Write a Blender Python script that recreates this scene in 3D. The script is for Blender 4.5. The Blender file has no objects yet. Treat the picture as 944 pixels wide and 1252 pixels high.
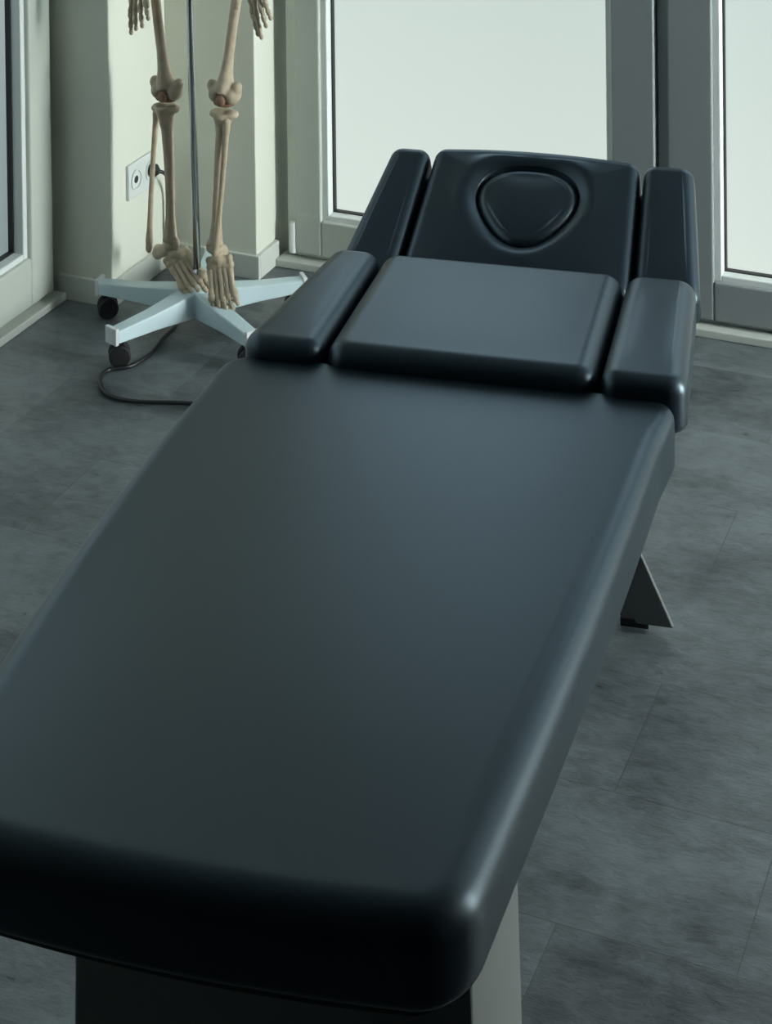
import bpy, bmesh, math, random
from mathutils import Vector, Matrix
C = bpy.context.scene.collection
random.seed(4)
S = bpy.context.scene
S.view_settings.view_transform = 'Standard'; S.view_settings.look = 'None'
S.view_settings.gamma = 1; S.view_settings.use_curve_mapping = False
S.view_settings.exposure = 0.0

# ------------------------------------------------------------------ materials
def mat(name, col, rough=.5, metal=0., spec=.5, noise=0., nscale=20., bump=0., bscale=60., emit=None, coat=0.):
    m = bpy.data.materials.new(name); m.use_nodes = True
    nt = m.node_tree; b = nt.nodes['Principled BSDF']
    b.inputs['Base Color'].default_value = (*col, 1); b.inputs['Roughness'].default_value = rough
    b.inputs['Metallic'].default_value = metal; b.inputs['Specular IOR Level'].default_value = spec
    b.inputs['Coat Weight'].default_value = coat
    tc = nt.nodes.new('ShaderNodeTexCoord')
    if noise:
        n = nt.nodes.new('ShaderNodeTexNoise'); n.inputs['Scale'].default_value = nscale; n.inputs['Detail'].default_value = 6
        nt.links.new(tc.outputs['Object'], n.inputs['Vector'])
        r = nt.nodes.new('ShaderNodeMix'); r.data_type = 'RGBA'
        r.inputs['A'].default_value = (*[c*(1-noise) for c in col], 1); r.inputs['B'].default_value = (*[min(1, c*(1+noise)) for c in col], 1)
        nt.links.new(n.outputs['Fac'], r.inputs['Factor']); nt.links.new(r.outputs['Result'], b.inputs['Base Color'])
    if bump:
        n = nt.nodes.new('ShaderNodeTexNoise'); n.inputs['Scale'].default_value = bscale; n.inputs['Detail'].default_value = 4
        nt.links.new(tc.outputs['Object'], n.inputs['Vector'])
        bp = nt.nodes.new('ShaderNodeBump'); bp.inputs['Strength'].default_value = bump; bp.inputs['Distance'].default_value = .002
        nt.links.new(n.outputs['Fac'], bp.inputs['Height']); nt.links.new(bp.outputs['Normal'], b.inputs['Normal'])
    if emit:
        b.inputs['Emission Color'].default_value = (*emit[0], 1); b.inputs['Emission Strength'].default_value = emit[1]
    return m
M = {}
M['wall'] = mat('wall_paint', (.76, .775, .68), .8, noise=.02, nscale=3)
M['wallgrey'] = mat('grey_wall_paint', (.40, .43, .39), .8, noise=.02, nscale=3)
M['skirt'] = mat('skirting_paint', (.64, .67, .62), .5)
M['ceil'] = mat('ceiling_paint', (.17, .18, .19), .9)
M['dim'] = mat('low_bounce_dark_wall', (.05, .052, .056), .85)  # near-black on unseen walls, chosen so they bounce little light
M['frame'] = mat('window_plastic', (.60, .64, .58), .35)
M['post'] = mat('grey_window_plastic', (.30, .33, .33), .4)
M['bead'] = mat('white_glazing_bead', (.82, .86, .84), .35)
M['gasket'] = mat('black_gasket', (.015, .015, .018), .5)
M['leather'] = mat('dark_vinyl_upholstery', (.007, .013, .018), .375, spec=.90, bump=.03, bscale=350)
M['leather'].node_tree.nodes['Principled BSDF'].inputs['Specular Tint'].default_value = (.66, .87, 1.0, 1)
M['board'] = mat('black_board', (.02, .022, .025), .5)
M['steel'] = mat('grey_powder_coat', (.14, .15, .145), .5, noise=.04, nscale=8)
M['rubber'] = mat('black_rubber', (.012, .012, .013), .6)
M['chrome'] = mat('chrome', (.6, .62, .62), .18, metal=1)
M['white_metal'] = mat('pale_blue_white_enamel', (.62, .76, .80), .3, noise=.03, nscale=12)
M['cap'] = mat('white_end_cap', (.8, .83, .84), .4)
M['bone'] = mat('ivory_bone_plastic', (.50, .41, .29), .45, noise=.30, nscale=45, bump=.3, bscale=90)
M['cartilage'] = mat('brown_cartilage', (.25, .14, .09), .5, noise=.3, nscale=60)
M['socket'] = mat('white_socket_plastic', (.74, .78, .76), .35)
M['dark'] = mat('dark_recess', (.03, .03, .03), .6)
M['cord'] = mat('black_cord', (.014, .015, .018), .35)

def pane_mat(name, c0, c1, strength, zlo=.1, zhi=2.2, upper_gain=2.0):
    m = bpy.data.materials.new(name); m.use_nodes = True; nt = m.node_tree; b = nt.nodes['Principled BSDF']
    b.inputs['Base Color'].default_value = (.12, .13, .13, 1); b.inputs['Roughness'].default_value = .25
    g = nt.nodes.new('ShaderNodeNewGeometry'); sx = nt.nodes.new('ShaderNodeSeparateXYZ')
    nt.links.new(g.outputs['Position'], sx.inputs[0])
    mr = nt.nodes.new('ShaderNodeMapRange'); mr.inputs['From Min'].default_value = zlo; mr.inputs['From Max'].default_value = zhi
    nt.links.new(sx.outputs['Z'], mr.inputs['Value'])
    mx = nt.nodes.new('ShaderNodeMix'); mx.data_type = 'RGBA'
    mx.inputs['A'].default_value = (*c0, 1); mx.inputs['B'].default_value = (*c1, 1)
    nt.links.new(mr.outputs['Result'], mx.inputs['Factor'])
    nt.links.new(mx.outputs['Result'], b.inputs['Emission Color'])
    # unseen upper glass: added brighter, bluer glow for bed and floor reflections
    m2 = nt.nodes.new('ShaderNodeMapRange'); m2.inputs['From Min'].default_value = 1.0; m2.inputs['From Max'].default_value = 1.35
    m2.inputs['To Min'].default_value = strength; m2.inputs['To Max'].default_value = strength*upper_gain
    nt.links.new(sx.outputs['Z'], m2.inputs['Value']); nt.links.new(m2.outputs['Result'], b.inputs['Emission Strength'])
    if upper_gain > 1:
        m3 = nt.nodes.new('ShaderNodeMapRange'); m3.inputs['From Min'].default_value = 1.0; m3.inputs['From Max'].default_value = 1.35
        nt.links.new(sx.outputs['Z'], m3.inputs['Value'])
        m4 = nt.nodes.new('ShaderNodeMix'); m4.data_type = 'RGBA'; m4.inputs['B'].default_value = (.52, .70, .82, 1)
        nt.links.new(mx.outputs['Result'], m4.inputs['A']); nt.links.new(m3.outputs['Result'], m4.inputs['Factor'])
        nt.links.new(m4.outputs['Result'], b.inputs['Emission Color'])
    return m
# frosted film panes with daylight behind them
M['pane_back'] = pane_mat('frosted_pane_daylight', (.70, .79, .73), (.58, .68, .64), .94, .1, 1.0)
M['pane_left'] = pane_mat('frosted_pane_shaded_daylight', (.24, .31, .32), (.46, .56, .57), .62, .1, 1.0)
M['pane_right'] = pane_mat('bright_pane_daylight', (.90, .98, .96), (.90, .98, .96), 46.0, upper_gain=1.0)

def floor_mat():
    m = bpy.data.materials.new('slate_vinyl_planks'); m.use_nodes = True; nt = m.node_tree; b = nt.nodes['Principled BSDF']
    N = nt.nodes.new; Lk = nt.links.new
    g = N('ShaderNodeNewGeometry')
    mp = N('ShaderNodeMapping'); mp.inputs['Location'].default_value = (FX, FY, 0); Lk(g.outputs['Position'], mp.inputs['Vector'])
    br = N('ShaderNodeTexBrick'); br.offset = .5; br.inputs['Scale'].default_value = 1
    br.inputs['Brick Width'].default_value = .517; br.inputs['Row Height'].default_value = ROW
    br.inputs['Mortar Size'].default_value = .0010; br.inputs['Mortar Smooth'].default_value = .2; br.inputs['Bias'].default_value = 0
    br.inputs['Color1'].default_value = (0, 0, 0, 1); br.inputs['Color2'].default_value = (1, 1, 1, 1); br.inputs['Mortar'].default_value = (.5, .5, .5, 1)
    Lk(mp.outputs['Vector'], br.inputs['Vector'])
    def noise(sc, st, det=8, rough=.6):
        q = N('ShaderNodeMapping'); q.inputs['Scale'].default_value = st; Lk(g.outputs['Position'], q.inputs['Vector'])
        n = N('ShaderNodeTexNoise'); n.inputs['Scale'].default_value = sc; n.inputs['Detail'].default_value = det; n.inputs['Roughness'].default_value = rough
        n.inputs['Distortion'].default_value = .4
        Lk(q.outputs['Vector'], n.inputs['Vector']); return n.outputs['Fac']
    n1 = noise(3.2, (1, 1.3, 1)); n2 = noise(26, (.75, 1.35, 1), 12, .78); n3 = noise(90, (.5, 1.5, 1), 6, .75)
    def math_(op, a, bb):
        x = N('ShaderNodeMath'); x.operation = op
        for i, v in enumerate((a, bb)):
            if isinstance(v, (int, float)): x.inputs[i].default_value = v
            else: Lk(v, x.inputs[i])
        return x.outputs[0]
    sx = N('ShaderNodeSeparateColor'); Lk(br.outputs['Color'], sx.inputs[0])
    f = math_('ADD', math_('ADD', math_('MULTIPLY', n1, .48), math_('MULTIPLY', n2, .52)), math_('MULTIPLY', sx.outputs[0], .10))
    cr = N('ShaderNodeValToRGB'); Lk(f, cr.inputs['Fac'])
    e = cr.color_ramp.elements; e[0].position = .40; e[0].color = (.020, .025, .029, 1); e[1].position = .66; e[1].color = (.185, .215, .228, 1)
    mx = N('ShaderNodeMix'); mx.data_type = 'RGBA'; mx.inputs['B'].default_value = (.035, .038, .04, 1)
    Lk(cr.outputs['Color'], mx.inputs['A']); Lk(math_('MULTIPLY', br.outputs['Fac'], .6), mx.inputs['Factor']); Lk(mx.outputs['Result'], b.inputs['Base Color'])
    rr = N('ShaderNodeMapRange'); rr.inputs['To Min'].default_value = .20; rr.inputs['To Max'].default_value = .42; Lk(n2, rr.inputs['Value']); Lk(rr.outputs['Result'], b.inputs['Roughness'])
    b.inputs['Specular IOR Level'].default_value = .8
    h = math_('SUBTRACT', math_('ADD', math_('MULTIPLY', n2, .8), math_('MULTIPLY', n3, .5)), math_('MULTIPLY', br.outputs['Fac'], .9))
    bp = N('ShaderNodeBump'); bp.inputs['Strength'].default_value = .7; bp.inputs['Distance'].default_value = .005
    Lk(h, bp.inputs['Height']); Lk(bp.outputs['Normal'], b.inputs['Normal'])
    return m
ROW = .293
FX = -(-.842) + .517*10.5; FY = -(2.842) + ROW*20
M['floor'] = floor_mat()

# ------------------------------------------------------------------ helpers
def tag(o, label=None, cat=None, group=None, kind=None):
    for k, v in (('label', label), ('category', cat), ('group', group), ('kind', kind)):
        if v: o[k] = v
    return o
def obj(name, bm, m, parent=None, smooth=False, label=None, bevel=0, loc=None, rot=None):
    me = bpy.data.meshes.new(name); bmesh.ops.recalc_face_normals(bm, faces=bm.faces); bm.to_mesh(me); bm.free()
    me.materials.append(m)
    if smooth:
        for p in me.polygons: p.use_smooth = True
    o = bpy.data.objects.new(name, me); C.objects.link(o)
    if parent: o.parent = parent
    if loc is not None: o.location = loc
    if rot is not None: o.rotation_euler = rot
    if label: o['label'] = label
    if bevel:
        md = o.modifiers.new('bevel', 'BEVEL'); md.width = bevel; md.segments = 3; md.limit_method = 'ANGLE'; md.angle_limit = math.radians(35)
        md.harden_normals = False
    return o
def empty(name, loc=(0, 0, 0), rz=0, **k):
    o = bpy.data.objects.new(name, None); o.empty_display_size = .05; C.objects.link(o); o.location = loc; o.rotation_euler = (0, 0, rz)
    return tag(o, **k)
def box(bm, x0, x1, y0, y1, z0, z1, mtx=None):
    vs = [Vector((x, y, z)) for z in (z0, z1) for x, y in ((x0, y0), (x1, y0), (x1, y1), (x0, y1))]
    if mtx: vs = [mtx @ v for v in vs]
    v = [bm.verts.new(p) for p in vs]
    for f in ((0, 3, 2, 1), (4, 5, 6, 7), (0, 1, 5, 4), (1, 2, 6, 5), (2, 3, 7, 6), (3, 0, 4, 7)): bm.faces.new([v[i] for i in f])
def BX(*a, **k):
    bm = bmesh.new(); box(bm, *a, **k); return bm
def boxes(*L):
    bm = bmesh.new()
    for a in L: box(bm, *a)
    return bm
def prism(bm, bot, top):
    a = [bm.verts.new(p) for p in bot]; b = [bm.verts.new(p) for p in top]; n = len(a)
    bm.faces.new(a[::-1]); bm.faces.new(b)
    for i in range(n): bm.faces.new((a[i], a[(i+1) % n], b[(i+1) % n], b[i]))
def frame_of(d):
    d = d.normalized(); u = Vector((0, 0, 1)) if abs(d.z) < .9 else Vector((1, 0, 0))
    a = d.cross(u).normalized(); return a, d.cross(a).normalized()
def tube(bm, pts, rad, n=10, caps=True):
    pts = [Vector(p) for p in pts]
    if not hasattr(rad, '__len__'): rad = [rad]*len(pts)
    rings = []; a0 = None
    for i, p in enumerate(pts):
        d = (pts[min(i+1, len(pts)-1)] - pts[max(i-1, 0)])
        if a0 is None: a, b = frame_of(d)
        else:
            dn = d.normalized(); a = (a0 - dn*a0.dot(dn)).normalized(); b = dn.cross(a)
        a0 = a; r = rad[i]; ra, rb = (r, r) if not hasattr(r, '__len__') else r
        rings.append([bm.verts.new(p + a*ra*math.cos(t) + b*rb*math.sin(t)) for t in (2*math.pi*k/n for k in range(n))])
    for r0, r1 in zip(rings, rings[1:]):
        for k in range(n): bm.faces.new((r0[k], r0[(k+1) % n], r1[(k+1) % n], r1[k]))
    if caps: bm.faces.new(rings[0][::-1]); bm.faces.new(rings[-1])
def ball(bm, c, r, rot=None, seg=14):
    if not hasattr(r, '__len__'): r = (r, r, r)
    m = Matrix.Translation(c) @ (rot.to_4x4() if rot else Matrix.Identity(4)) @ Matrix.Diagonal((*r, 1))
    bmesh.ops.create_uvsphere(bm, u_segments=seg, v_segments=max(6, seg//2+1), radius=1, matrix=m)
def spline(pts, k=8):
    P = [Vector(p) for p in pts]; P = [P[0]*2-P[1]] + P + [P[-1]*2-P[-2]]; out = []
    for i in range(1, len(P)-2):
        for j in range(k):
            t = j/k; a, b, c, d = P[i-1:i+3]
            out.append(.5*((2*b)+(c-a)*t+(2*a-5*b+4*c-d)*t*t+(3*b-a-3*c+d)*t**3))
    out.append(P[-2]); return out
def lerp(a, b, t): return a+(b-a)*t
def remesh(o, vox):
    md = o.modifiers.new('remesh', 'REMESH'); md.mode = 'VOXEL'; md.voxel_size = vox; md.use_smooth_shade = True
    sm = o.modifiers.new('smooth', 'SMOOTH'); sm.factor = .5; sm.iterations = 2

# ------------------------------------------------------------------ room
XL, YA, XA, YB, XB, YC = -2.655, 4.09, -2.506, 4.372, -2.242, 4.485
XR, YF, ZC = 1.0, -1.6, 2.75
tag(obj('floor', BX(XL-.3, XR+1.6, YF-.2, YC+.4, -.1, 0), M['floor']), kind='structure')
tag(obj('ceiling', BX(XL-.3, XR+1.6, YF-.2, YC+.4, ZC, ZC+.1), M['ceil']), kind='structure')
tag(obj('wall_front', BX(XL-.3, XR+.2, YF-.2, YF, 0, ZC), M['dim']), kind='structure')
WT = 2.25   # top of windows
# left wall: window from y=2.9..4.06 ; rest solid
tag(obj('wall_left', boxes((XL-.2, XL, YF, 1.15, 0, ZC), (XL-.2, XL, 1.15, 4.085, WT, ZC)), M['wall']), kind='structure')
# piers in the corner
tag(obj('wall_left_pier', BX(XL-.2, XA, YA, YC+.2, 0, ZC), M['wall'], bevel=.003), kind='structure')
tag(obj('wall_back_pier', BX(XA, XB, YB, YC+.2, 0, ZC), M['wall'], bevel=.003), kind='structure')
tag(obj('wall_back', BX(XB, XR+.2, YC, YC+.2, WT, ZC), M['wall']), kind='structure')
tag(obj('wall_right_light_baffle', boxes((XR, XR+1.2, YF, 3.1, 0, ZC), (.85, XR+1.2, 4.46, YC+.2, 0, ZC), (XR+1.2, XR+1.4, 3.1, YC+.2, 2.4, ZC), (XR+1.2, XR+1.4, 3.0, 3.6, 0, 2.4)), M['dim']), kind='structure')  # unseen; deep recess added to block the side window's light from the bed
# baseboards
tag(obj('baseboard_left', BX(XL, XA+.012, YA-.012, YA, 0, .062), M['skirt'], bevel=.002), kind='structure')
tag(obj('baseboard_left_pier', BX(XA, XA+.012, YA, YB-.012, 0, .062), M['skirt'], bevel=.002), kind='structure')
tag(obj('baseboard_back', BX(XA, XB+.012, YB-.012, YB, 0, .062), M['skirt'], bevel=.002), kind='structure')
tag(obj('baseboard_back_pier', BX(XB, XB+.012, YB, YC-.004, 0, .062), M['skirt'], bevel=.002), kind='structure')

def ring(bm, x0, x1, z0, z1, w, y0, y1, wt=None, wb=None):
    wt = wt or w; wb = wb or w
    box(bm, x0, x0+w, y0, y1, z0, z1); box(bm, x1-w, x1, y0, y1, z0, z1)
    box(bm, x0+w, x1-w, y0, y1, z0, z0+wb); box(bm, x0+w, x1-w, y0, y1, z1-wt, z1)
# back windows are floor-length doors; local x along wall, y into wall, origin at wall face
def window(name, loc, rz, W, pane, fl, fr, fb=.14, top=2.25, hinge=True, frame='frame', post=None, lowlip=.02):
    """W = overall width; fl/fr = frame+sash widths left/right; fb = glass bottom height"""
    r = empty(name, loc, rz, kind='structure')
    bm = bmesh.new(); ring(bm, 0, W, lowlip, top, .035, .012, .10, wb=.012)
    obj('frame', bm, M[frame], r, bevel=.004)
    bm = bmesh.new()
    box(bm, .03, fl, -.006, .07, .034, top-.03); box(bm, W-fr, W-.03, -.006, .07, .034, top-.03)
    box(bm, fl, W-fr, -.006, .07, .034, fb-.012); box(bm, fl, W-fr, -.006, .07, top-.13, top-.03)
    obj('sash', bm, M[frame], r, bevel=.005)
    bm = bmesh.new(); ring(bm, fl-.001, W-fr+.001, fb-.016, top-.12, .018, .006, .045)
    obj('glazing_bead', bm, M['bead'], r, bevel=.003)
    bm = bmesh.new(); ring(bm, fl+.015, W-fr-.015, fb-.001, top-.137, .0065, .034, .056)
    obj('gasket', bm, M['gasket'], r)
    obj('pane', BX(fl+.016, W-fr-.016, .048, .055, fb, top-.138), pane, r, label='frosted glass pane lit by daylight')
    if hinge:
        bm = bmesh.new(); tube(bm, [(.022, -.004, .035), (.022, -.004, .115)], .008, 12)
        obj('hinge', bm, M['cap'], r, smooth=False)
    return r
YW = YC
window('window_2', (XB+.03, YW, 0), 0, .96, M['pane_back'], .105, .065)
# grey mullion between the two back windows
tag(obj('trim_1', boxes((-1.315, -1.208, YW-.012, YW+.1, 0, WT)), M['post'], bevel=.004), kind='structure')
window('window_3', (-1.206, YW, 0), 0, 1.03, M['pane_back'], .140, .10, hinge=False, frame='post')
window('window_4', (-.15, YW, 0), 0, 1.0, M['pane_back'], .10, .10, hinge=False, frame='post')
# threshold strip below the back windows
tag(obj('trim_2', BX(XB+.012, .85, YW-.03, YW+.1, 0, .02), M['skirt'], bevel=.003), kind='structure')
# left window (wall x = XL), local x runs towards +Y
window('window_1', (XL, 3.0, 0), math.pi/2, 1.075, M['pane_left'], .12, .125, fb=.165, hinge=True)
window('window_6', (XL, 1.8, 0), math.pi/2, 1.19, M['pane_left'], .12, .12, fb=.165, hinge=False)
window('window_9', (XL, 1.17, 0), math.pi/2, .62, M['pane_left'], .12, .12, fb=.165, hinge=False)
tag(obj('trim_3', BX(XL-.1, XL+.022, 1.15, 4.078, 0, .02), M['skirt'], bevel=.003), kind='structure')
# bright windows at the end of the added right-wall recess, outside the picture
for nm, y0 in (('window_7', 4.4),):
    window(nm, (XR+1.2, y0+.05, 0), -math.pi/2, .85, M['pane_right'], .1, .1, fb=.3, top=2.4, hinge=False)

# ------------------------------------------------------------------ treatment bed
TY = math.radians(8.77)
bed = empty('treatment_bed', (-1.082, 2.758, 0), TY, label='dark charcoal padded treatment bed with raised headrest on grey pedestals', cat='treatment bed')

def rpoly(corners, k=8, step=.02):
    """corners: (x,y,r) CCW -> dense rounded outline"""
    n = len(corners); out = []
    for i in range(n):
        p0 = Vector(corners[i-1][:2]); p = Vector(corners[i][:2]); p1 = Vector(corners[(i+1) % n][:2]); r = corners[i][2]
        a = (p0-p).normalized(); b = (p1-p).normalized(); ang = math.acos(max(-1, min(1, a.dot(b))))
        d = r/math.tan(ang/2); c = p + (a+b).normalized()*(r/math.sin(ang/2))
        s = p+a*d; e = p+b*d; a0 = math.atan2((s-c).y, (s-c).x); a1 = math.atan2((e-c).y, (e-c).x)
        while a1 < a0: a1 += 2*math.pi
        out += [c+Vector((math.cos(lerp(a0, a1, t/k)), math.sin(lerp(a0, a1, t/k))))*r for t in range(k+1)]
    res = []
    for i, p in enumerate(out):
        q = out[(i+1) % len(out)]; m = max(1, int((q-p).length/step))
        res += [p.lerp(q, j/m) for j in range(m)]
    return res
def normals2(P):
    n = len(P); out = []
    for i in range(n):
        t = (P[(i+1) % n]-P[i-1]).normalized(); out.append(Vector((t.y, -t.x)))
    return out
def cushion(P, thick, r, rb=None, crown=.004, warp=None, hole=None, groove=.009, rfun=None):
    """padded block, top at z=0; outline P counter-clockwise; hole = (centre, radius function)"""
    rb = rb or r*.6; N = normals2(P); n = len(P); cen = sum(P, Vector((0, 0)))/n
    rings = []
    K = 7
    for j in range(K): # bottom rounding
        t = math.pi/2*j/(K-1); rings.append(([P[i]-N[i]*rb*(1-math.sin(t)) for i in range(n)], -thick+rb*(1-math.cos(t))))
    for j in range(10):
        t = math.pi/2*j/9; rv = [rfun(p) if rfun else r for p in P]
        rings.append(([P[i]-N[i]*rv[i]*(1-math.cos(t)) for i in range(n)], [-q_*(1-math.sin(t)) for q_ in rv]))
    top = rings[-1][0]
    if hole is None:
        for s in (.985, .96, .93, .89, .84, .77, .68, .55, .4, .25, .1):
            rings.append(([cen+(q-cen)*s for q in top], 'c'))
        close = True
    else:
        hc, rf = hole
        inner = []
        for q in top:
            d = q-hc; a = math.atan2(d.y, d.x); inner.append(hc+d.normalized()*rf(a))
        for s in (.1, .25, .45, .62, .76, .86, .93, .97, 1.0):
            pts = [top[i].lerp(inner[i], s) for i in range(n)]
            rings.append((pts, ('h', s, inner)))
        close = False
    x0, x1 = min(q.x for q in top), max(q.x for q in top); y0_, y1_ = min(q.y for q in top), max(q.y for q in top)
    def dome(q):
        a = abs(2*(q.x-x0)/(x1-x0)-1); b = abs(2*(q.y-y0_)/(y1_-y0_)-1)
        return crown*max(0, 1-a**4)**2*max(0, 1-b**4)**2
    bm = bmesh.new(); R = []
    for pts, z in rings:
        row = []
        for i, q in enumerate(pts):
            if isinstance(z, tuple):
                dist = (q-z[2][i]).length; zz = crown*min(1, z[1]*2) - groove*max(0, 1-dist/.022)**1.6 + .004*math.exp(-((dist-.028)/.012)**2)
            elif z == 'c': zz = dome(q)
            elif isinstance(z, list): zz = z[i]
            else: zz = z
            v = Vector((q.x, q.y, zz))
            if warp: v = warp(v)
            row.append(bm.verts.new(v))
        R.append(row)
    for r0, r1 in zip(R, R[1:]):
        for i in range(n): bm.faces.new((r0[i], r0[(i+1) % n], r1[(i+1) % n], r1[i]))
    bm.faces.new(R[0][::-1])
    if close: bm.faces.new(R[-1])
    else:
        lip = [bm.verts.new(v.co-Vector((0, 0, .012))) for v in R[-1]]
        for i in range(n): bm.faces.new((R[-1][i], R[-1][(i+1) % n], lip[(i+1) % n], lip[i]))
        bm.faces.new(lip)
    return bm

# leg section : local x = across, y = towards the head
ZL = .64
def smoothside(P):
    # round the long sides of the leg section without kinks
    q = []
    for p in P:
        t = min(1, max(0, (.03-p.y)/1.10))
        xr = .349 - .058*t - .035*t*t + .010*max(0, 1-t/.12); xl = -.372 - .100*t*(1-t) + .004*t
        q.append(Vector((lerp(xl, xr, p.x), p.y)))
    return q
def legoutline():
    # rounded rectangle in metres, then bend its sides
    P = rpoly([(-.36, -1.078, .060), (.36, -1.078, .062), (.36, .034, .042), (-.36, .034, .042)])
    return smoothside([Vector(((p.x+.36)/.72, p.y)) for p in P])
legout = legoutline()
def legwarp(v):
    c = -.012; h = .36
    w = max(0, 1-((v.x-c)/h)**2)
    if v.y < -.9: v.y -= .030*w*min(1, (-.9-v.y)/.12)
    if v.y > -.06: v.y += .012*w*min(1, (v.y+.06)/.06)
    return v
obj('leg_cushion', cushion(legout, .100, .034, .014, crown=.004, warp=legwarp, rfun=lambda p: .022 if p.y > -.05 else lerp(.026, .038, min(1, max(0, -p.y/1.05)))), M['leather'], bed, smooth=True, loc=(0, 0, ZL))
lb = [Vector((p.x*.94, p.y*.975)) for p in legout]
bm = bmesh.new(); prism(bm, [legwarp(Vector((p.x, p.y, 0))) for p in lb], [legwarp(Vector((p.x, p.y, .022))) for p in lb])
obj('support_board', bm, M['board'], bed, loc=(0, 0, ZL-.121), bevel=.002)

def panel(yl, yh, a, corners, zref):
    """children frame for a tilted section: returns matrix placing local (x across, y up slope, z normal)"""
    return Matrix.Translation((0, yl, zref)) @ Matrix.Rotation(a, 4, 'X')
def place(o, m): o.matrix_local = m; return o
# middle section
mm = Matrix.Translation((0, .016, .672)) @ Matrix.Rotation(math.radians(-.3), 4, 'X')
L = .405
o = obj('back_cushion', cushion(rpoly([(-.208, 0, .034), (.230, 0, .034), (.226, L, .034), (-.206, L, .034)]), .085, .030, .012, crown=.002), M['leather'], bed, smooth=True); place(o, mm)
for co in ([(-.352, .0, .034), (-.214, 0, .030), (-.212, L, .030), (-.302, L, .034)], [(.236, 0, .030), (.372, 0, .034), (.352, L, .034), (.232, L, .030)]):
    o = obj('side_cushion', cushion(rpoly(co), .085, .027, .012, crown=.002), M['leather'], bed, smooth=True); place(o, mm)
bm = bmesh.new(); prism(bm, [(-.335, .02, -.105), (.350, .02, -.105), (.332, L-.02, -.105), (-.29, L-.02, -.105)], [(-.335, .02, -.085), (.350, .02, -.085), (.332, L-.02, -.085), (-.29, L-.02, -.085)])
place(obj('support_board', bm, M['board'], bed, bevel=.002), mm)
# head section, tilted 29 degrees
HA = math.radians(29)
mh = Matrix.Translation((.013, .52, .623)) @ Matrix.Rotation(HA, 4, 'X')
y0, y1 = -.052, .262
def egg(sc=1.0):
    def f(a):
        # rounded triangle, wide at the head end
        r = .0865*(1 + .075*math.cos(3*(a-math.radians(-90))) + .05*math.sin(a))
        return r*sc*(1 + .02*math.cos(2*a))
    return f
hc = Vector((.0, .134))
def headwarp(v):
    if v.y > .15: v.y += .011*max(0, 1-(v.x/.2)**2)*(v.y-.15)/.11
    return v
o = obj('head_cushion', cushion(rpoly([(-.214, y0, .024), (.214, y0, .024), (.205, y1, .024), (-.198, y1, .024)], step=.01), .075, .022, .012, crown=.004, warp=headwarp, hole=(hc, egg(1.085))), M['leather'], bed, smooth=True); place(o, mh)
for co in ([(-.335, y0, .03), (-.220, y0, .024), (-.206, y1-.004, .024), (-.284, y1-.004, .026)], [(.220, y0, .024), (.340, y0, .03), (.306, y1-.002, .026), (.211, y1-.002, .024)]):
    o = obj('side_cushion', cushion(rpoly(co), .075, .022, .012, crown=.002), M['leather'], bed, smooth=True); place(o, mh)
f = egg(1.055); P = [hc+Vector((math.cos(t), math.sin(t)))*f(t) for t in (2*math.pi*i/96 for i in range(96))]
o = obj('face_hole_plug', cushion(P, .03, .018, .004, crown=.005), M['leather'], bed, smooth=True); place(o, mh @ Matrix.Translation((0, 0, .002)))
bm = bmesh.new(); prism(bm, [(-.31, y0+.02, -.095), (.31, y0+.02, -.095), (.285, y1-.02, -.095), (-.265, y1-.02, -.095)], [(-.31, y0+.02, -.075), (.31, y0+.02, -.075), (.285, y1-.02, -.075), (-.265, y1-.02, -.075)])
place(obj('support_board', bm, M['board'], bed, bevel=.002), mh)
# steel chassis
bm = bmesh.new()
for x in (-.20, .17): box(bm, x, x+.04, -.92, .60, .455, .515)
for y in (-.80, -.3, .2, .42): box(bm, -.165, .175, y, y+.04, .46, .51)
obj('chassis', bm, M['steel'], bed, bevel=.003)
for x in (-.16, .14):
    bm = bmesh.new(); tube(bm, [(x, .40, .50), (x, .62, .60)], .012)
    obj('headrest_strut', bm, M['chrome'], bed, smooth=True)
# front pedestal : flared column with chamfered right corner
bm = bmesh.new()
plan = [(-.262, -.85), (.093, -.85), (.205, -.83), (.215, -.60), (-.262, -.60)]
prism(bm, [(x*1.04, y, .03) for x, y in plan], [(x, y, .455) for x, y in plan])
obj('front_pedestal', bm, M['steel'], bed, bevel=.004)
for x in (-.24, .10): obj('foot_pad', BX(x, x+.08, -.82, -.64, 0, .03), M['rubber'], bed)
# rear pedestal : two splayed legs around a recessed panel
for s in (-1, 1):
    bm = bmesh.new(); c = 0
    def q(x): return c+s*x
    prism(bm, [(q(.235), .472, .014), (q(.302), .472, .014), (q(.302), .482, .014), (q(.235), .482, .014)],
              [(q(.045), .472, .462), (q(.10), .472, .462), (q(.10), .482, .462), (q(.045), .482, .462)])
    obj('rear_leg', bm, M['steel'], bed, bevel=.003)
    obj('foot_pad', BX(*sorted((q(.205), q(.255))), .484, .53, 0, .014), M['rubber'], bed)
bm = bmesh.new(); prism(bm, [(-.25, .482, .02), (.25, .482, .02), (.25, .50, .02), (-.25, .50, .02)], [(-.06, .482, .46), (.06, .482, .46), (.06, .50, .46), (-.06, .50, .46)])
obj('rear_panel', bm, M['steel'], bed)

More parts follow.
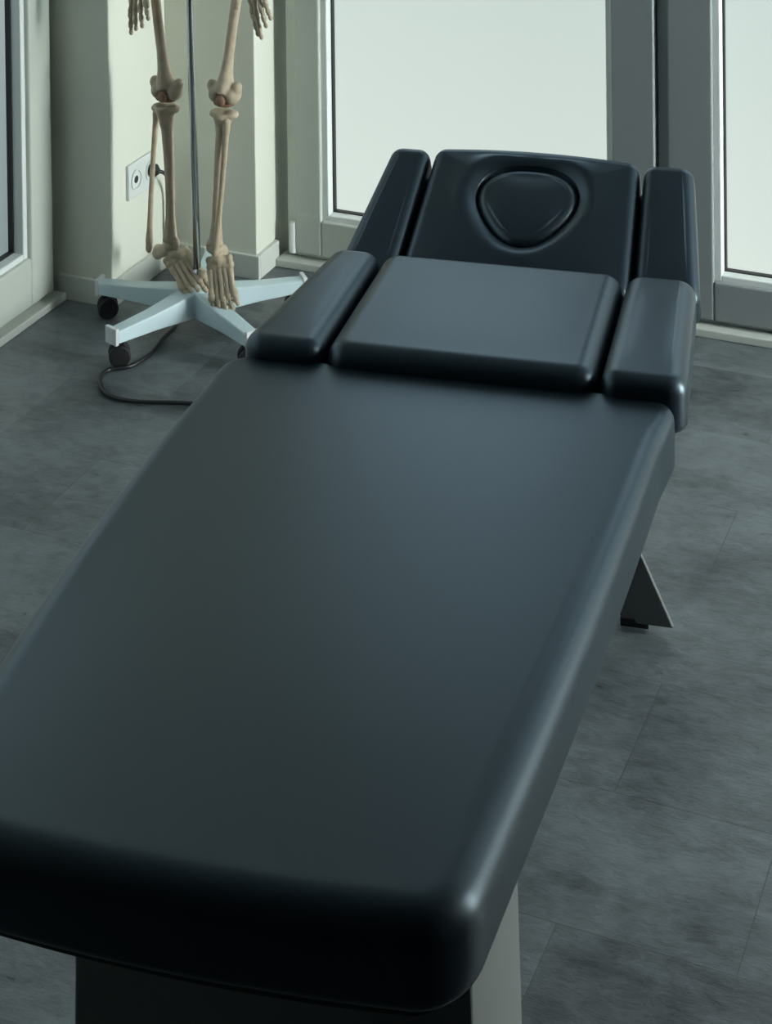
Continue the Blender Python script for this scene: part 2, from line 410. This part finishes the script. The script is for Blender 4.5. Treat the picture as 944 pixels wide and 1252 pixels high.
# ------------------------------------------------------------------ skeleton stand
HUB = Vector((-2.238, 4.05, 0))
st = empty('skeleton_stand', HUB, 0, label='pale star-shaped rolling stand with chrome pole holding up the model skeleton', cat='stand')
bm = bmesh.new()
n = 20
prof = [(.050, .052), (.056, .060), (.052, .092), (.034, .112), (.020, .128), (.012, .132)]
rows = [[bm.verts.new((r*math.cos(2*math.pi*k/n), r*math.sin(2*math.pi*k/n), z)) for k in range(n)] for r, z in prof]
for r0, r1 in zip(rows, rows[1:]):
    for k in range(n): bm.faces.new((r0[k], r0[(k+1) % n], r1[(k+1) % n], r1[k]))
bm.faces.new(rows[0][::-1]); bm.faces.new(rows[-1])
obj('hub', bm, M['white_metal'], st, smooth=True)
def arm(a):
    m = Matrix.Rotation(math.radians(a), 4, 'Z')
    bm = bmesh.new()
    def sec(x, w, z0, z1): return [(x, -w, z0), (x, w, z0), (x, w*.8, z1), (x, -w*.8, z1)]
    S_ = [sec(.02, .034, .050, .108), sec(.06, .031, .050, .102), sec(.15, .025, .056, .093), sec(.262, .021, .060, .088)]
    rows = [[bm.verts.new(p) for p in s] for s in S_]
    for r0, r1 in zip(rows, rows[1:]):
        for k in range(4): bm.faces.new((r0[k], r0[(k+1) % 4], r1[(k+1) % 4], r1[k]))
    bm.faces.new(rows[0][::-1]); bm.faces.new(rows[-1])
    o = obj('arm', bm, M['white_metal'], st, bevel=.003); o.matrix_local = m
    c = obj('end_cap', BX(.262, .272, -.020, .020, .056, .096), M['cap'], o, bevel=.002, label='white end cap')
    w = empty('caster', (.248, 0, .024), math.radians(40)); w.parent = o
    # caster: merge fork and twin wheels into meshes
    bpy.data.objects.remove(w)
    bm = bmesh.new()
    R = Matrix.Translation((.246, 0, .0255)) @ Matrix.Rotation(math.radians(35-a), 4, 'Z')
    for y in (-.013, .013):
        pr = [(.010, -.009), (.0225, -.0085), (.0255, -.004), (.0255, .004), (.0225, .0085), (.010, .009)]
        rr = [[bm.verts.new(R @ Vector((r*math.cos(2*math.pi*k/24), y+h, r*math.sin(2*math.pi*k/24)))) for k in range(24)] for r, h in pr]
        for r0, r1 in zip(rr, rr[1:]):
            for k in range(24): bm.faces.new((r0[k], r0[(k+1) % 24], r1[(k+1) % 24], r1[k]))
        bm.faces.new(rr[0]); bm.faces.new(rr[-1][::-1])
    tube(bm, [R @ Vector((0, -.016, 0)), R @ Vector((0, .016, 0))], .005)
    box(bm, -.012, .012, -.005, .005, .0, .028, mtx=R)
    tube(bm, [R @ Vector((0, 0, .02)), (.246, 0, .060)], .006)
    obj('caster', bm, M['rubber'], o, label='black caster wheel', bevel=.001)
for a in (184, 250, 327, 42, 111): arm(a)
bm = bmesh.new(); tube(bm, [(0, 0, .06), (-.0215, .015, .80), (-.045, .035, 1.46)], .0090, 14)
obj('pole', bm, M['chrome'], st, smooth=True, label='thin chrome pole')
bm = bmesh.new(); tube(bm, [(0, 0, .12), (-.0006, .0004, .15)], .012, 14)
obj('collar', bm, M['chrome'], st, smooth=True)

# ------------------------------------------------------------------ model skeleton
sk = empty('model_skeleton', (-2.25, 4.07, .15), 0, label='ivory anatomical model skeleton hanging from the rolling stand, legs and hands showing', cat='skeleton')
OFF = Vector((-2.25, 4.07, .15))
def sobj(name, bm, m, vox=None, parent=sk, label=None):
    o = obj(name, bm, m, parent, smooth=True, label=label)
    if parent is sk: o.location = -OFF
    if vox: remesh(o, vox)
    return o
def V(*a): return Vector(a)
def leg(side, hip, knee_f, knee_t, ank, fibk, fiba, toes_dir, toe_spread, heel):
    """side -1 = viewer's left"""
    # femur
    bm = bmesh.new()
    ax = (hip-knee_f)
    pts = [knee_f+ax*t for t in (.0, .05, .12, .22, .4, .6, .8, .93)]
    bow = [0, 0, .001, .003, .006, .007, .004, 0]
    pts = [p+V(0, -b, 0) for p, b in zip(pts, bow)]
    tube(bm, pts, [(.030, .022), (.028, .019), (.019, .015), (.0135, .0125), (.0125, .0125), (.0125, .013), (.0145, .014), (.018, .016)], 14)
    for dx in (-1, 1): ball(bm, knee_f+V(dx*.021, .006, -.006), (.0205, .029, .024))
    for dx in (-1, 1): ball(bm, knee_f+V(dx*.034, .004, .012), (.012, .016, .015))
    ball(bm, knee_f+V(0, -.004, .012), (.022, .018, .018))
    ball(bm, hip+V(side*.012, .005, -.005), (.020, .02, .026))
    tube(bm, [hip+V(side*.004, 0, -.02), hip+V(-side*.03, 0, .012)], .013)
    ball(bm, hip+V(-side*.042, -.002, .018), .0235)
    sobj('femur', bm, M['bone'], .0035)
    # patella + cartilage
    bm = bmesh.new(); ball(bm, knee_f+V(.004, -.026, -.014), (.012, .008, .014)); sobj('patella', bm, M['cartilage'], label='brown kneecap')
    bm = bmesh.new(); ball(bm, (knee_f+knee_t)/2+V(0, .002, -.004), (.029, .021, .009)); sobj('knee_cartilage', bm, M['cartilage'], label='brown knee cartilage')
    # tibia
    bm = bmesh.new(); ax = ank-knee_t
    pts = [knee_t+ax*t+V(-side*.004*math.sin(math.pi*t), 0, 0) for t in (0, .03, .09, .18, .35, .6, .82, .93, 1)]
    tube(bm, pts, [(.033, .024), (.034, .024), (.024, .019), (.0165, .015), (.0135, .0135), (.0115, .0115), (.0115, .012), (.017, .015), (.020, .016)], 14)
    for dx in (-1, 1): ball(bm, knee_t+V(dx*.019, 0, -.006), (.019, .022, .011))
    ball(bm, knee_t+V(0, -.017, -.035), (.008, .009, .016))
    ball(bm, ank+V(-side*.016, -.001, -.010), (.009, .012, .018))
    ball(bm, ank+V(0, 0, -.003), (.02, .016, .009))
    sobj('tibia', bm, M['bone'], .0032)
    # fibula
    bm = bmesh.new(); ax = fiba-fibk
    pts = [fibk+ax*t+V(side*.003*math.sin(math.pi*t), 0, 0) for t in (0, .04, .1, .3, .6, .85, .95, 1)]
    tube(bm, pts, [.009, .0105, .0082, .0070, .0068, .0075, .0100, .008], 10)
    ball(bm, fiba, (.008, .011, .015)); ball(bm, fibk, (.010, .011, .012))
    sobj('fibula', bm, M['bone'], .0028)
    # foot
    D = toes_dir.normalized(); side_v = toe_spread.normalized(); nrm = side_v.cross(D).normalized()
    if nrm.z < 0: nrm = -nrm
    A = ank+V(0, 0, -.016)
    bm = bmesh.new()
    ball(bm, A, (.019, .020, .014))
    tube(bm, [A+V(side*.004, .006, -.006), (A+heel)/2+V(0, 0, -.004), heel], [.017, .016, .017], 12); ball(bm, heel, (.016, .018, .019))
    base = A+D*.022-nrm*.008
    for i in range(5):
        c = base+D*(.016+.004*(i % 2))+side_v*(i-2)*.0130-nrm*abs(i-2)*.002; ball(bm, c, (.0105, .0105, .011), seg=10)
        ball(bm, c-D*.016+side_v*0, (.0095, .010, .010), seg=10)
    ball(bm, base, (.018, .018, .012))
    ft = sobj('foot', bm, M['bone'], .0028)
    for i in range(5):
        k = i-2  # 0 = big toe on inner side (side_v points outward)
        s0 = base+D*.030+side_v*k*.0120-nrm*abs(k)*.001
        Lm = (.058, .064, .062, .058, .054)[i]; Lp = (.046, .040, .036, .032, .026)[i]; r = (.0100, .0078, .0074, .0074, .0078)[i]
        dd = (D+side_v*k*.035).normalized()
        s1 = s0+dd*Lm+nrm*.004; d2 = (dd-nrm*.28).normalized(); s2 = s1+d2*Lp*.55; s3 = s2+(d2-nrm*.25).normalized()*Lp*.45
        bm = bmesh.new()
        tube(bm, [s0-dd*.006, s0+dd*.004, s0+dd*Lm*.5+nrm*.003, s1-dd*.006, s1], [r*1.25, r*1.1, r*.75, r*1.15, r*1.1], 8)
        tube(bm, [s1+d2*.002, (s1+s2)/2, s2], [r*1.15, r*.8, r*.95], 8)
        tube(bm, [s2+d2*.001, s3], [r*1.0, r*.62], 8)
        ball(bm, s1, r*1.3, seg=8); ball(bm, s2, r*1.05, seg=8); ball(bm, s3, r*.7, seg=8)
        o = obj('toe', bm, M['bone'], ft, smooth=True)
leg(-1, V(-2.385, 4.09, .985), V(-2.331, 4.07, .576), V(-2.333, 4.07, .532), V(-2.322, 4.065, .205), V(-2.372, 4.095, .515), V(-2.396, 4.088, .165),
    V(.115, -.055, -.085), V(-.62, -.60, -.42), V(-2.385, 4.115, .145))
leg(1, V(-2.105, 4.09, 1.005), V(-2.160, 4.05, .592), V(-2.160, 4.05, .545), V(-2.182, 4.04, .226), V(-2.143, 4.030, .525), V(-2.173, 4.020, .215),
    V(.062, -.070, -.125), V(.93, .15, .2), V(-2.19, 4.085, .185))
def hand(side, wrist, tips, parent=None):
    bm = bmesh.new()
    for i in range(8): ball(bm, wrist+V((i % 4-1.5)*.0105, .0, -.004-.011*(i//4)), (.0075, .0075, .0072), seg=8)
    h = sobj('hand', bm, M['bone'], .0028)
    for i, t in enumerate(tips):
        k = i-1.5 if i < 4 else -side*-2.2
        s0 = wrist+V((k*.0105 if i < 4 else -side*.020), -.001 if i < 4 else -.008, -.022 if i < 4 else -.014)
        d = t-s0; f = (.42, .68, .87, 1) if i < 4 else (.40, .74, .9, 1)
        P_ = [s0]+[s0+d*q+V(0, -.012*math.sin(q*math.pi), 0) for q in f]
        bm = bmesh.new()
        for j, (a, b) in enumerate(zip(P_, P_[1:])):
            r = (.0072, .0070, .0064, .0054)[j]
            tube(bm, [a, a.lerp(b, .15), a.lerp(b, .5), a.lerp(b, .85), b], [r, r*1.15, r*.72, r*1.05, r*.9], 8); ball(bm, b, r*.95, seg=8)
        obj('finger', bm, M['bone'], h, smooth=True)
    return h
wl, wr = V(-2.372, 4.03, .90), V(-2.058, 4.02, .93)
hand(-1, wl, [V(-2.392, 4.01, .722), V(-2.375, 4.005, .735), V(-2.355, 4.0, .745), V(-2.338, 4.0, .765), V(-2.33, 3.985, .80)])
hand(1, wr, [V(-2.040, 4.0, .757), V(-2.028, 3.995, .752), V(-2.013, 3.99, .782), V(-2.003, 3.995, .80), V(-2.088, 3.985, .82)])
for side, w in ((-1, wl), (1, wr)):
    el = w+V(side*.03, .06, .25); sh = V(-2.25+side*.165, 4.12, 1.42)
    bm = bmesh.new(); tube(bm, [w+V(-side*.008, -.004, 0), lerp(w, el, .5)+V(-side*.012, -.006, 0), el+V(-side*.005, 0, -.01)], [.010, .0065, .011], 10); sobj('radius', bm, M['bone'])
    bm = bmesh.new(); tube(bm, [w+V(side*.014, .003, 0), lerp(w, el, .5)+V(side*.010, .004, 0), el+V(side*.012, .012, .01)], [.007, .0065, .013], 10); sobj('ulna', bm, M['bone'])
    bm = bmesh.new(); tube(bm, [el+V(0, 0, .012), lerp(el, sh, .15), lerp(el, sh, .5), lerp(el, sh, .9), sh], [.022, .012, .011, .014, .021], 12); ball(bm, sh, .023); sobj('humerus', bm, M['bone'])
    bm = bmesh.new(); tube(bm, [V(-2.25+side*.012, 4.03, 1.43), V(-2.25+side*.09, 4.02, 1.45), sh+V(0, -.01, .03)], [.009, .006, .008], 8); sobj('collarbone', bm, M['bone'])
    bm = bmesh.new(); prism(bm, [sh+V(-side*.02, .0, 0), sh+V(-side*.11, .05, .01), sh+V(-side*.07, .06, -.15)], [sh+V(-side*.02, .01, 0), sh+V(-side*.11, .06, .01), sh+V(-side*.07, .07, -.15)]); sobj('shoulder_blade', bm, M['bone'])
# pelvis, spine, ribs and skull (above the picture)
bm = bmesh.new()
for s in (-1, 1):
    tube(bm, [V(-2.25+s*.03, 4.14, 1.09), V(-2.25+s*.11, 4.12, 1.13), V(-2.25+s*.14, 4.06, 1.10), V(-2.25+s*.11, 4.07, 1.03), V(-2.25+s*.07, 4.03, .98), V(-2.25, 4.01, .965)], [(.02, .04), (.014, .045), (.012, .04), (.022, .03), (.013, .016), (.012, .018)], 10)
    tube(bm, [V(-2.25+s*.10, 4.08, 1.01), V(-2.25+s*.065, 4.09, .93), V(-2.25+s*.03, 4.03, .955)], [.018, .013, .010], 10)
tube(bm, [V(-2.25, 4.14, 1.12), V(-2.25, 4.165, 1.05), V(-2.25, 4.14, .99)], [(.045, .02), (.03, .015), (.008, .008)], 10)
sobj('pelvis', bm, M['bone'], .005)
bm = bmesh.new()
for i in range(22):
    z = 1.13+i*.0225; y = 4.135+.02*math.sin(i*.3); tube(bm, [V(-2.25, y, z), V(-2.25, y, z+.018)], .021-.0004*i, 10); box(bm, -2.255, -2.245, y+.01, y+.045, z, z+.01)
    box(bm, -2.28, -2.22, y+.008, y+.018, z+.004, z+.012)
sobj('spine', bm, M['bone'])
for i in range(10):
    z = 1.42-i*.024; w_ = .075+.055*math.sin((i+1)/10*2.2); d_ = .055+.05*math.sin((i+1)/10*2)
    for s in (-1, 1):
        bm = bmesh.new(); tube(bm, [V(-2.25+s*w_*math.sin(t), 4.07+.075*math.cos(t) if math.cos(t) > 0 else 4.07+d_*math.cos(t), z-.05*(t/math.pi)) for t in [math.pi*(.06+.9*k/12) for k in range(13)]], (.0035, .0055), 6) if False else tube(bm, [V(-2.25+s*w_*math.sin(t), 4.07+(.075 if math.cos(t) > 0 else d_)*math.cos(t), z-.05*(t/math.pi)) for t in [math.pi*(.06+.9*k/12) for k in range(13)]], .0048, 6)
        sobj('rib', bm, M['bone'])
bm = bmesh.new(); tube(bm, [V(-2.25, 4.01, 1.42), V(-2.25, 3.97, 1.32), V(-2.25, 3.965, 1.22)], [(.02, .006), (.014, .005), (.006, .004)], 8); sobj('sternum', bm, M['bone'])
bm = bmesh.new()
ball(bm, V(-2.25, 4.12, 1.73), (.072, .09, .075), seg=20); ball(bm, V(-2.25, 4.06, 1.67), (.05, .045, .05)); ball(bm, V(-2.25, 4.045, 1.635), (.036, .036, .02))
for s in (-1, 1): ball(bm, V(-2.25+s*.045, 4.05, 1.67), (.018, .03, .012))
sku = sobj('skull', bm, M['bone'], .006)
bm = bmesh.new(); tube(bm, spline([V(-2.20, 4.10, 1.65), V(-2.207, 4.075, 1.60), V(-2.25, 4.01, 1.585), V(-2.293, 4.075, 1.60), V(-2.30, 4.10, 1.65)]), (.0085), 8); sobj('jaw', bm, M['bone'])
bm = bmesh.new()
for s in (-1, 1): ball(bm, V(-2.25+s*.03, 4.022, 1.695), (.019, .012, .017))
ball(bm, V(-2.25, 4.018, 1.66), (.009, .01, .013)); sobj('eye_sockets', bm, M['dark'])

# ------------------------------------------------------------------ wall socket
so = empty('wall_socket', (XA, 4.236, .283), 0, label='white double wall socket on the side of the left corner pier', cat='socket')
obj('faceplate', BX(0, .009, -.072, .072, -.045, .045), M['socket'], so, bevel=.003)
for y in (-.035, .037):
    bm = bmesh.new(); ring_ = []
    for r, x in ((.026, .0095), (.0265, .012), (.022, .012), (.0205, .0098)):
        ring_.append([bm.verts.new((x, y+r*math.cos(2*math.pi*k/28), r*math.sin(2*math.pi*k/28))) for k in range(28)])
    for r0, r1 in zip(ring_, ring_[1:]):
        for k in range(28): bm.faces.new((r0[k], r0[(k+1) % 28], r1[(k+1) % 28], r1[k]))
    obj('socket_rim', bm, M['socket'], so, smooth=False)
bm = bmesh.new(); tube(bm, [(.0088, -.035, 0), (.0096, -.035, 0)], .0095, 18); obj('socket_hole', bm, M['dark'], so)

# ------------------------------------------------------------------ power cord with plug
pc = empty('power_cord', (-2.30, 3.8, 0), 0, label='black power cord looping over the floor from bed past the caster', cat='cord')
path = [(XA+.030, 4.273, .283), (XA+.040, 4.295, .268), (XA+.030, 4.345, .21), (XA+.024, 4.350, .09), (XA+.03, 4.34, .02), (-2.44, 4.30, .006), (-2.36, 4.17, .006), (-2.30, 4.05, .006), (-2.288, 3.96, .006), (-2.275, 3.88, .006), (-2.288, 3.81, .006), (-2.325, 3.775, .006), (-2.322, 3.735, .006), (-2.29, 3.69, .006), (-2.245, 3.665, .006), (-2.18, 3.668, .006), (-2.08, 3.70, .006), (-1.95, 3.72, .006), (-1.7, 3.66, .006), (-1.45, 3.40, .006), (-1.30, 3.32, .006)]
bm = bmesh.new(); tube(bm, spline([Vector(p)-pc.location for p in path], 10), .0048, 8)
obj('cable', bm, M['cord'], pc, smooth=True)
bm = bmesh.new(); tube(bm, [Vector(p)-pc.location for p in ((XA+.012, 4.273, .283), (XA+.024, 4.273, .283), (XA+.034, 4.273, .281))], [.018, .017, .008], 16)
obj('plug', bm, M['cord'], pc, smooth=False)

# ------------------------------------------------------------------ light and camera
w = bpy.data.worlds.new('world'); S.world = w; w.use_nodes = True
w.node_tree.nodes['Background'].inputs[0].default_value = (.6, .7, .75, 1); w.node_tree.nodes['Background'].inputs[1].default_value = .6
cam = bpy.data.cameras.new('camera'); co = bpy.data.objects.new('camera', cam); C.objects.link(co); S.camera = co
PY, F = -588., 2325.; PIT, YAW, ROLL = math.radians(.98), math.radians(22.97), math.radians(-.673)
f0 = Vector((-math.sin(YAW), math.cos(YAW), 0)); r0 = Vector((math.cos(YAW), math.sin(YAW), 0)); u0 = Vector((0, 0, 1))
fw = f0*math.cos(PIT)-u0*math.sin(PIT); uu = u0*math.cos(PIT)+f0*math.sin(PIT)
ri = r0*math.cos(ROLL)+uu*math.sin(ROLL); up = uu*math.cos(ROLL)-r0*math.sin(ROLL)
m = Matrix((ri, up, -fw)).transposed().to_4x4(); m.translation = (0, 0, 2.05)
co.matrix_world = m
cam.sensor_fit = 'HORIZONTAL'; cam.sensor_width = 36; cam.lens = F/944*36
cam.shift_x = 0; cam.shift_y = (PY-626)/944; cam.clip_start = .05
